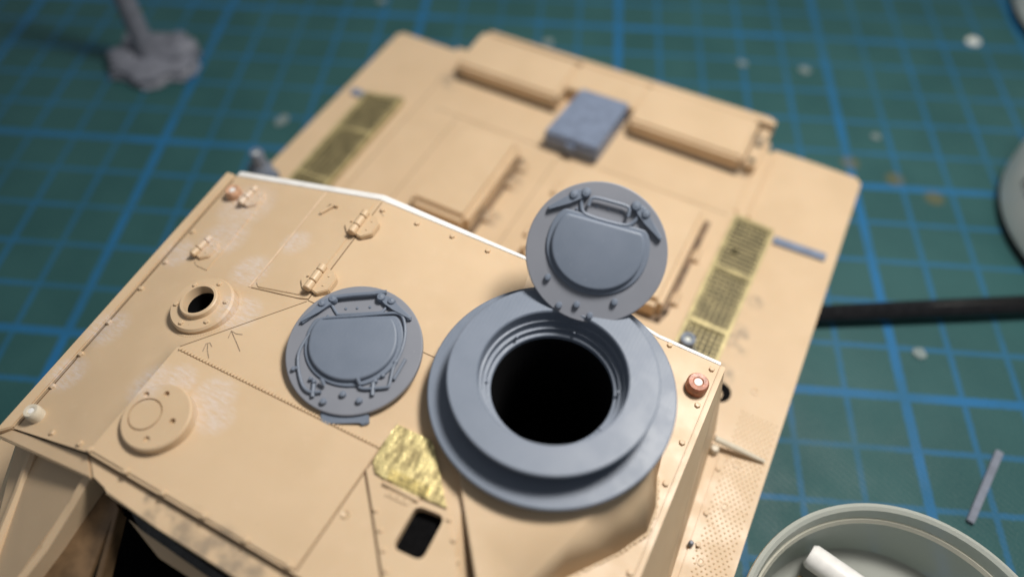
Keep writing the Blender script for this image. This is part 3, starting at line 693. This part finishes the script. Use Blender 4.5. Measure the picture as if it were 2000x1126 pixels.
# grey resin stowage box on the deck
gb = obj_prism('stowage_box', [(-.55, 7.18, 1.06), (.54, 7.20, 1.06), (.48, 5.64, 1.06), (-.68, 5.62, 1.06)], .44, RESIN2, tank, .03, label='blue grey resin box on the rear deck')
bm = bmesh.new(); box(bm, -.17, .0, 5.53, 5.625, .72, .95, .02); finish('latch', bm, RESIN2, gb)
bm = bmesh.new(); box(bm, -.70, .50, 5.60, 5.622, .90, .925); finish('lid_lip', bm, RESIN2, gb)
# grey resin strips
obj_prism('resin_strip', [up(p, .03) for p in P['strip_r']], .05, RESIN2, tank, .006, label='thin grey resin strip on the right fender')
obj_prism('resin_strip', [up(p, .03) for p in P['strip_l']], .05, RESIN2, tank, .006, label='thin grey resin strip on the left fender')
# photo-etched grilles
def grille(q, bars, lab, nw=7, cell=.105):
    tl, tr, br, bl = [Vector((p[0], p[1], .60)) for p in q]
    g = bpy.data.objects.new('grille', None); col.objects.link(g); g.parent = tank; g['label'] = lab
    def at(s, t): return (tl*(1-s) + tr*s)*(1-t) + (bl*(1-s) + br*s)*t
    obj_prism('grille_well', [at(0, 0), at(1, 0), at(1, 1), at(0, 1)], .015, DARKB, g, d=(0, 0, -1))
    bm = bmesh.new()
    def bar(a, b, wd, z0, th):
        a = a + Vector((0, 0, z0)); b = b + Vector((0, 0, z0)); t = (b-a).normalized(); s = Vector((-t.y, t.x, 0))*wd/2
        prism(bm, [a-s, b-s, b+s, a+s], th)
    m = int((tl-bl).length/cell)
    for i in range(1, nw): bar(at(i/nw, 0), at(i/nw, 1), .021, .085, .016)
    for j in range(1, m): bar(at(0, j/m), at(1, j/m), .021, .10, .014)
    finish('wire_mesh', bm, BRASS2, g, kind='stuff')
    for a, b in ((at(0, 0), at(0, 1)), (at(1, 0), at(1, 1)), (at(0, 0), at(1, 0)), (at(0, 1), at(1, 1))):
        bm = bmesh.new(); bar(a, b, .075, .09, .10); finish('grille_frame', bm, BRASS2, g)
    for t in bars:
        bm = bmesh.new(); bar(at(0, t), at(1, t), .085, .094, .05); finish('cross_bar', bm, BRASS2, g)
    return g
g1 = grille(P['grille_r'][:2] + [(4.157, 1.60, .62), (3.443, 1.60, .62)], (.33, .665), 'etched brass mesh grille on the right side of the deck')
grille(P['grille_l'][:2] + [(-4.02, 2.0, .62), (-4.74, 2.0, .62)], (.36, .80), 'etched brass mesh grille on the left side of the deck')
bm = bmesh.new(); lathe(bm, [(.05, 0), (.07, .012), (.04, .03), (.001, .03)], (3.72, 4.72, .672), (0, 0, 1), seg=10); finish('paint_blot', bm, BLACK, g1)
# grey lamp fittings behind the roof
def fitting(p, lab, r=.2):
    o = Vector(p); bm = bmesh.new()
    lathe(bm, [(r*1.25, -.15), (r*1.25, .12), (r*1.05, .18), (r*.8, .24), (r*.8, .50), (r*.7, .56), (r*.38, .56), (r*.32, .50), (.001, .50)], o, (0, 0, 1), seg=24, capb=True)
    f = finish('light_fitting', bm, RESIN, tank, label=lab)
    bm = bmesh.new(); box(bm, o.x-.33, o.x+.33, o.y-.12, o.y+.12, o.z-.1, o.z+.12, .04); finish('fitting_base', bm, RESIN, f)
    bm = bmesh.new(); lathe(bm, [(r*.33, .51), (r*.28, .53), (.001, .53)], o, (0, 0, 1), seg=14); finish('tip', bm, CHALK, f)
fitting((3.62, 2.16, .66), 'grey resin lamp fitting at the lower end of the right grille', .17)
fitting((-5.30, 2.25, .72), 'grey resin lamp fitting on the left fender', .17)
# fender details
bm = bmesh.new(); lathe(bm, [(.17, .0), (.17, .012), (.001, .012)], (4.42, 1.87, .53), (0, 0, 1), seg=24, sx=1.05, sy=1.1); finish('fender_hole', bm, BLACK, tank)
bm = bmesh.new(); lathe(bm, [(.115, .0), (.11, .02), (.001, .02)], (4.36, 1.80, .53), (0, 0, 1), seg=20); finish('hole_plug', bm, TAN, tank)
a, b = Vector((4.60, .93, .74)), Vector((5.42, 1.00, .575))
bm = bmesh.new(); tube(bm, [a, a + (b-a)*.5, b], [.055, .05, .03], 10); s_ = finish('strut', bm, IVORY, tank, label='ivory rod sticking out over the right fender')
bm = bmesh.new(); lathe(bm, [(.07, -.05), (.075, .1), (.05, .14), (.001, .15)], (4.66, .82, .53), (0, 0, 1), seg=14); finish('strut_foot', bm, IVORY, s_)
for x, y in ((4.86, .80), (5.06, .78), (4.93, 2.15), (5.10, .05), (5.05, -.9)):
    bm = bmesh.new(); lathe(bm, [(.07, -.01), (.065, .012), (.04, .014), (.03, .004), (.001, .004)], (x, y, .53), (0, 0, 1), seg=16); finish('fender_boss', bm, TAN, tank)
# tread bumps
bm = bmesh.new()
for j in range(64):
    y = 1.7 - j*.062
    for i in range(9):
        x = 4.86 + i*.082 + (.041 if j % 2 else 0)
        if x > 5.47 or x < 4.66 + max(0, (1.2-y))*.055 + .16: continue
        s = .024
        vs = [bm.verts.new((x-s, y, .528)), bm.verts.new((x, y-s, .528)), bm.verts.new((x+s, y, .528)), bm.verts.new((x, y+s, .528))]; t = bm.verts.new((x, y, .545))
        for k in range(4): bm.faces.new((vs[k], vs[(k+1) % 4], t))
finish('tread_bumps', bm, TAN, tank, kind='stuff')
obj_prism('fender_strip', [(4.76, .80, .56), (4.86, .80, .56), (5.02, -4, .56), (4.93, -4, .56)], .05, TAN, tank, .008)
bm = bmesh.new(); lathe(bm, [(.04, 0), (.04, .08), (.02, .11), (.001, .11)], (4.83, -.75, .56), (0, 0, 1), seg=12); finish('fender_pin', bm, RESIN, tank)
for x, y in ((4.82, .55), (4.88, -.2), (4.93, -.7)): bolt((x, y, .56), (0, 0, 1), tank, .04, .03)

# ================================================================= the grey cupola ring with its open hatch
cup = thing('cupola_ring', 'grey resin cupola ring with its round hatch standing open, on the right of the roof', 'cupola')
bm = bmesh.new()
prof = [(.755, 3.41), (.755, 3.47), (.765, 3.485), (.805, 3.49), (.812, 3.56), (.855, 3.565), (.862, 3.66), (.893, 3.665), (.900, 3.81), (.915, 3.832), (1.262, 3.832), (1.275, 3.82), (1.275, 3.785), (1.262, 3.77), (1.08, 3.74), (1.06, 3.56),
        (1.08, 3.515), (1.515, 3.50), (1.53, 3.488), (1.53, 3.42), (1.515, 3.405), (1.30, 3.39), (1.28, 3.2)]
lathe(bm, prof, RC, seg=120)
ring = finish('ring', bm, RESIN, cup, smooth=28)
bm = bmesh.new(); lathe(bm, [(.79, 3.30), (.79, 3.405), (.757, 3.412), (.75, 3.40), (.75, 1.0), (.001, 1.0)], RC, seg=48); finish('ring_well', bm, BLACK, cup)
for a in (150, 205, 20, 340, 95): 
    c = RC + Vector((.80*math.cos(math.radians(a)), .80*math.sin(math.radians(a)), 3.57)); bolt(c, (0, 0, 1), cup, .018, .02, RESIN, False, 'rivet')
# hatch lids -------------------------------------------------------
def hatch(parent, O, n, v, wire, r=.885, name_disc='lid_disc'):
    O = Vector(O); n = Vector(n).normalized(); v = Vector(v); v = (v - n*v.dot(n)).normalized(); u = v.cross(n)
    def W(a, b, c=0.): return O + u*(a*r) + v*(b*r) + n*c
    bm = bmesh.new(); lathe(bm, [(r-.02, -.085), (r, -.075), (r, -.008), (r-.012, 0), (.001, 0)], O, n, u, 96, capb=True)
    disc = finish(name_disc, bm, LIDR, parent, smooth=28)
    def dpanel(R, flat):
        cy = .06; sy = R*.85; a0 = math.asin(((flat - cy)/sy)**1.25); pts = []
        rc = .045
        for k in range(49):
            a = math.pi - a0 + (math.pi + 2*a0)*k/48; x, y = math.cos(a), math.sin(a)
            e_ = .8 if y > 0 else 1.0
            pts.append((R*math.copysign(abs(x)**e_, x), cy + (sy if y > 0 else sy*1.06)*math.copysign(abs(y)**e_, y)))
        hw = -pts[0][0]
        # soften the two corners of the flat side
        body = pts[1:-1]; L0, R0 = Vector((*pts[1], 0)), Vector((*pts[-2], 0)); out = list(body)
        def corner(p, c, q):
            return [tuple(((p*(1-t)+c*t)*(1-t) + (c*(1-t)+q*t)*t)[:2]) for t in (.25, .5, .75)]
        out += corner(R0, Vector((hw, flat, 0)), Vector((hw - rc, flat, 0))) + [(hw - rc, flat)]
        out += [(x, flat) for x in (hw*.5, 0, -hw*.5)] + [(-hw + rc, flat)]
        out += corner(Vector((-hw + rc, flat, 0)), Vector((-hw, flat, 0)), L0)
        return out
    def inset(pts, d):
        n_ = len(pts); out = []
        for i in range(n_):
            a, b, c = Vector(pts[i-1]), Vector(pts[i]), Vector(pts[(i+1) % n_])
            e1, e2 = (b-a).normalized(), (c-b).normalized(); nn = Vector((-e1.y - e2.y, e1.x + e2.x)).normalized()
            out.append((b.x + nn.x*d, b.y + nn.y*d))
        return out
    for R, fl, th, bev in ((.725, .62, .035, .02), (.65, .60, .10, .035)):
        pts = dpanel(R, .43 if R < .7 else .485)
        bm = bmesh.new(); rows = []
        for k in range(7):
            t = k/6*math.pi/2; off = bev*(1 - math.cos(t)); hh = th - bev + bev*math.sin(t)
            rows.append([bm.verts.new(W(a, b, hh)) for a, b in inset(pts, off/r)])
        rows.insert(0, [bm.verts.new(W(a, b, -.01)) for a, b in pts])
        for A, B in zip(rows, rows[1:]):
            for k in range(len(A)): bm.faces.new((A[k], A[(k+1) % len(A)], B[(k+1) % len(A)], B[k]))
        bm.faces.new(rows[-1])
        finish('padded_panel' if R < .65 else 'panel_rim', bm, RESIN, disc, smooth=50)
    def wirepath(pts, rad, h, name, closed=False):
        pp = [Vector((a, b, 0)) for a, b in pts]; sm = []
        for i in range(len(pp)-1):
            p0, p1, p2, p3 = pp[max(i-1, 0)], pp[i], pp[i+1], pp[min(i+2, len(pp)-1)]
            for k in range(5):
                t = k/5; sm.append(.5*((2*p1) + (p2-p0)*t + (2*p0-5*p1+4*p2-p3)*t*t + (3*p1-p0-3*p2+p3)*t**3))
        sm.append(pp[-1])
        bm = bmesh.new(); tube(bm, [W(q.x, q.y, h) for q in sm], rad, 8); return finish(name, bm, RESIN, disc)
    # grab bar across the top with its end lugs
    if wire:
        wirepath([(-.33, .79), (-.1, .815), (.2, .83), (.44, .85)], .03, .065, 'grab_bar')
    else:
        wirepath([(-.28, .60), (-.27, .70), (-.2, .735), (.0, .74), (.22, .735), (.28, .70), (.29, .60)], .022, .065, 'grab_bar')
    if wire:
        wirepath([(-.40, .72), (-.30, .56), (-.22, .53), (.30, .545), (.40, .58), (.50, .74)], .02, .012, 'raised_edge')
    else:
        wirepath([(-.40, .70), (-.37, .56), (-.28, .48), (.0, .46), (.30, .48), (.40, .57), (.43, .70)], .024, .02, 'raised_edge')
    for s in (-1, 1):
        lug = [(s*.36, .80), (s*.47, .80), (s*.56, .70), (s*.84, .43), (s*.80, .38), (s*.56, .58), (s*.42, .66), (s*.35, .70)]
        if s < 0: lug = lug[::-1]
        bm = bmesh.new(); prism(bm, [W(a, b, .065) for a, b in lug], .07, -n, .02, 3); finish('latch_arm', bm, RESIN, disc, smooth=50)
        for a, b, rr in ((s*.36, .77, .062), (s*.52, .70, .055)):
            bm = bmesh.new(); lathe(bm, [(rr, 0), (rr, .045), (rr*.75, .07), (rr*.45, .072), (.001, .08)], W(a, b, .02), n, u, 16, capb=True); finish('latch_boss', bm, RESIN, disc)
    for a, b in ((-.17, .63), (.0, .635), (.19, .645), (-.43, .52), (.55, .56)):
        bolt(W(a, b, 0), n, disc, .018, .014, RESIN, False, 'rivet')
    for a, b in ((-.36, -.80), (-.09, -.70), (.15, -.80)) if wire else ((-.30, -.86), (-.06, -.78), (.16, -.88), (-.56, -.52), (.44, -.60)):
        bolt(W(a, b, 0), n, disc, .042, .055, RESIN, False, 'rivet')
    if wire:
        wirepath([(-.56, .36), (-.52, .45), (-.40, .475), (0, .49), (.40, .515), (.60, .515), (.70, .44), (.745, .22), (.72, -.02), (.66, -.20), (.60, -.34), (.56, -.58), (.50, -.62), (.22, -.63), (.13, -.60)], .02, .035, 'seal_wire')
        wirepath([(-.56, .36), (-.68, .20), (-.77, .0), (-.79, -.16), (-.74, -.40), (-.66, -.58), (-.55, -.66), (-.40, -.66)], .02, .035, 'seal_wire')
        for a, b in ((-.52, -.50), (.36, -.52), (-.84, -.31), (.63, -.24), (.46, -.44), (-.57, -.46)): bolt(W(a, b, .0), n, disc, .027, .055, RESIN, False, 'rivet')
        for a, b, ax in ((-.40, -.49, .16), (.11, -.49, .16)):
            bm = bmesh.new(); tube(bm, [W(a, b, .10), W(a + .04, b - .08, .05)], .026, 10); finish('clip', bm, RESIN, disc)
        for a in (-.52, .33):
            bm = bmesh.new(); tube(bm, [W(a, -.54, .03), W(a, -.73, .03)], .026, 10); finish('clip', bm, RESIN, disc)
        bm = bmesh.new(); tube(bm, [W(.62, -.50, .03), W(.77, -.20, .03)], .022, 8); finish('clip', bm, RESIN, disc)
        for a, b, c, d_ in ((-.86, -.30, -.76, -.29),): 
            bm = bmesh.new(); tube(bm, [W(a, b, .03), W(c, d_, .03)], .025, 8); finish('clip', bm, RESIN, disc)
    # hinge bracket
    k = [(-.42, -.86), (.26, -.86), (.29, -1.10), (.18, -1.13), (.17, -1.08), (-.27, -1.08), (-.28, -1.13), (-.39, -1.12)]
    if wire:
        bm = bmesh.new(); prism(bm, [W(a, b, -.045) for a, b in k[::-1]], .10, -n, .012, 2); finish('hinge_bracket', bm, RESIN, disc)
    else:
        bm = bmesh.new()
        for a in (-.36, .30): prism(bm, [W(a-.03, -.84, -.03), W(a+.03, -.84, -.03), W(a+.03, -1.06, -.10), W(a-.03, -1.06, -.10)], .10, -n)
        prism(bm, [W(-.36, -.84, -.05), W(.30, -.84, -.05), W(.30, -1.0, -.08), W(-.36, -1.0, -.08)], .06, -n)
        finish('hinge_bracket', bm, RESIN, disc)
    return disc
hl = hatch(cup, (2.296, .709, 4.335), (.184, -.597, .781), (-.118, .821, .559), False)
hl.name = 'hatch_lid'
loose = thing('loose_hatch_lid', 'loose round grey resin hatch lid lying on the roof left of the ring', 'hatch lid')
hatch(loose, (-.037, -1.464, 3.432), (.028, -.171, .985), (-.463, .871, .165), True)

# ================================================================= things on the mat
# resin support: lumpy base with an upright post
st = thing('resin_stand', 'blurred grey resin stand with a lumpy base and upright post, far left', 'stand')
GREYR = plain('dull_grey_resin', (.155, .165, .20), .55)
def lump(bm, c, rx, ry, rz, seed, amp=.16):
    rnd = random.Random(seed); r = bmesh.ops.create_icosphere(bm, subdivisions=3, radius=1.0)
    ph = [rnd.uniform(0, 6.28) for _ in range(6)]
    for v in r['verts']:
        p = v.co.copy(); k = 1 + amp*(math.sin(p.x*4+ph[0])*math.sin(p.y*4.5+ph[1]) + .6*math.sin(p.x*9+ph[2])*math.cos(p.y*8+ph[3]) + .4*math.sin(p.z*7+ph[4]))
        v.co = Vector((c[0] + p.x*rx*k, c[1] + p.y*ry*k, max(c[2] + p.z*rz*k, 0.0)))
BX, BY = -10.45, 4.35
bm = bmesh.new(); lump(bm, (BX, BY, .12), 1.05, .92, .28, 3); finish('base', bm, GREYR, st)
bm = bmesh.new(); lump(bm, (BX+.45, BY+.45, .25), .45, .50, .34, 5); finish('base_lump', bm, GREYR, st)
bm = bmesh.new(); lump(bm, (BX-.45, BY-.30, .25), .45, .40, .26, 8); finish('base_lump', bm, GREYR, st)
bm = bmesh.new(); tube(bm, [(BX-.02, BY-.05, .05), (BX-.05, BY+.0, .8), (BX+.0, BY, 2.0), (BX+.1, BY+.05, 4.6)], [.30, .24, .22, .20], 16); finish('post', bm, GREYR, st)
# black brush handle on the mat beyond the right fender
bm = bmesh.new()
a, b = Vector((4.9, 4.08, .17)), Vector((13.5, 9.16, .19)); n_ = 24
tube(bm, [a + (b-a)*(i/n_) for i in range(n_+1)], [.145 + .05*math.sin(math.pi*min(1, .12 + i/n_)) for i in range(n_+1)], 24)
br = thing('paint_brush', 'glossy black brush handle lying on the mat beyond the right fender', 'brush')
BLK = plain('black_lacquer', (.006, .006, .007), .12, var=.3, bumps=0)
finish('handle', bm, BLK, br)
bm = bmesh.new(); tube(bm, [a + (b-a)*.005 , a + (b-a)*.155], .172, 24, True); finish('ferrule', bm, plain('dark_nickel', (.55, .53, .55), .3, metal=.7, var=.1), br)
# round translucent dish at the lower right
def plastic(name, c, rough, trans):
    m, nt, b_ = nodes(name); b_.inputs['Base Color'].default_value = (*c, 1); b_.inputs['Roughness'].default_value = rough
    b_.inputs['Transmission Weight'].default_value = trans; b_.inputs['IOR'].default_value = 1.35
    nt.links.new(ramp(nt, noise(nt, 3, 4), .3, .7, rough - .06, rough + .08), b_.inputs['Roughness'])
    bump(nt, b_, noise(nt, 9, 3), .2, .02)
    return m
di = thing('round_dish', 'shallow round translucent dish with loose parts inside, lower right corner', 'dish')
DC = Vector((7.78, -1.20, 0))
bm = bmesh.new(); R_ = 2.17
lathe(bm, [(.001, .07), (R_-.42, .07), (R_-.33, .11), (R_-.26, .3), (R_-.13, 1.10), (R_-.11, 1.17), (R_-.06, 1.20), (R_-.01, 1.185), (R_, 1.13), (R_-.03, 1.02), (R_-.20, .2), (R_-.28, .0), (.001, 0)], DC, seg=96)
finish('dish_wall', bm, plastic('milky_plastic', (.66, .69, .63), .36, .5), di)
bm = bmesh.new(); lathe(bm, [(R_-.215, .93), (R_-.18, .985), (R_-.12, .96), (R_-.14, .90)], DC, seg=96, closed=True); finish('inner_step', bm, plastic('milky_step', (.62, .61, .52), .4, .35), di)
def rod(name, a, b, r, mat, label, cat, seg=18):
    bm = bmesh.new(); a, b = Vector(a), Vector(b); t = (b-a).normalized()*r*.3
    tube(bm, [a, a+t, b-t, b], [r*.8, r, r, r*.8], seg); o = finish(name, bm, mat); tag(o, label, cat); return o
rod('white_tube', (6.42, -.06, .50), (8.95, -.62, .62), .19, WHITE, 'white plastic tube lying in the round dish', 'tube')
rod('brown_stick', (6.40, -.38, .19), (8.2, -1.05, .19), .11, plain('brown_wood', (.23, .15, .06), .4, var=.4), 'brown stick beside the white tube in the dish', 'stick')
bm = bmesh.new(); prism(bm, [(6.25, -.80, .13), (7.0, -.95, .13), (7.1, -1.6, .13), (6.15, -1.4, .13)], .05, bev=.01); tag(finish('grey_offcut', bm, CHALK), 'pale grey offcut at the bottom of the dish', 'offcut')
# pots at the right edge
def pot(C, r, h, label, mark):
    p = thing('paint_pot', label, 'pot')
    m, nt, b_ = nodes('pot_plastic'); b_.inputs['Roughness'].default_value = .35
    nt.links.new(mixc(nt, ramp(nt, noise(nt, 1.2, 4), .3, .7), (.78, .78, .74), (.84, .84, .80)), b_.inputs['Base Color'])
    bm = bmesh.new(); lathe(bm, [(.001, .16), (r-.10, .16), (r-.02, .24), (r, .4), (r, h-.4), (r-.08, h-.1), (r-.3, h), (.001, h)], C, seg=72); finish('pot_body', bm, m, p)
    bm = bmesh.new(); lathe(bm, [(.001, .0), (r-.10, .0), (r-.03, .04), (r-.03, .14), (r-.10, .18), (.001, .18)], C, seg=72); finish('pot_shadow_foot', bm, BLK, p)  # black foot added for the dark shadow gap under the pot
    if mark:   # faint printed marks round the side
        bm = bmesh.new(); rnd = random.Random(4)
        for row in range(3):
            aa = math.radians(196)
            while aa < math.radians(246):
                w_ = rnd.uniform(.02, .05); z = 1.0 + row*.42; q = []
                for s_, t_ in ((0, 0), (1, 0), (1, 1), (0, 1)):
                    an = aa + s_*w_; q.append(bm.verts.new(C + Vector(((r+.006)*math.cos(an), (r+.006)*math.sin(an), z + t_*.2))))
                bm.faces.new(q); aa += w_ + .025
        finish('printed_marks', bm, plain('faded_ink', (.22, .22, .21), .5, bumps=0), p)
pot(Vector((10.95, 9.45, 0)), 2.93, 4.2, 'pale grey plastic pot with faint print at the right edge', True)
pot(Vector((10.15, 16.9, 0)), 2.73, 3.6, 'grey pot cut off by the top right corner', False)
# thin grey sliver on the mat
a, b = [Vector(p) for p in P['sliver']]; d_ = (b-a).normalized(); s_ = Vector((-d_.y, d_.x, 0))*.055
bm = bmesh.new(); prism(bm, [a-s_*1.1+Vector((0, 0, .05)), b-s_+Vector((0, 0, .05)), b+s_+Vector((0, 0, .05)), a+s_*1.1+Vector((0, 0, .05))], .08, bev=.01)
tag(finish('plastic_sliver', bm, plain('grey_sliver', (.16, .18, .23), .45)), 'thin grey plastic sliver on the mat above the dish', 'sliver')
# pale chips scattered on the mat
chips = ['pale oval chip on the mat left of the hull', 'pale chip on the mat just behind the rear left box', 'faint chip on the mat behind the rear right box, left of a brighter one',
         'pale chip on the mat behind the rear right box, right one of two', 'bright white chip on the mat near the top right pot', 'pale chip at the top edge left of the hull', 'pale chip on the mat just below the brush handle', 'faint grey chip on the mat right of the rear corner']
sz = [.30, .26, .20, .26, .30, .22, .22, .18]
for i, (p, l) in enumerate(zip(P['chips'], chips)):
    bm = bmesh.new(); s = sz[i]; rnd = random.Random(20+i)
    pts = [(p[0] + s*.6*math.cos(2*math.pi*k/9)*rnd.uniform(.75, 1.1)*(1.0 if i else .75), p[1] + s*.6*math.sin(2*math.pi*k/9)*rnd.uniform(.75, 1.1)*(1.0 if i else 1.25), .035) for k in range(9)]
    prism(bm, pts, .034, bev=.012); tag(finish('plastic_chip', bm, CHALK if i == 4 else CHIP), l, 'chip', 'pale chips scattered on the mat')
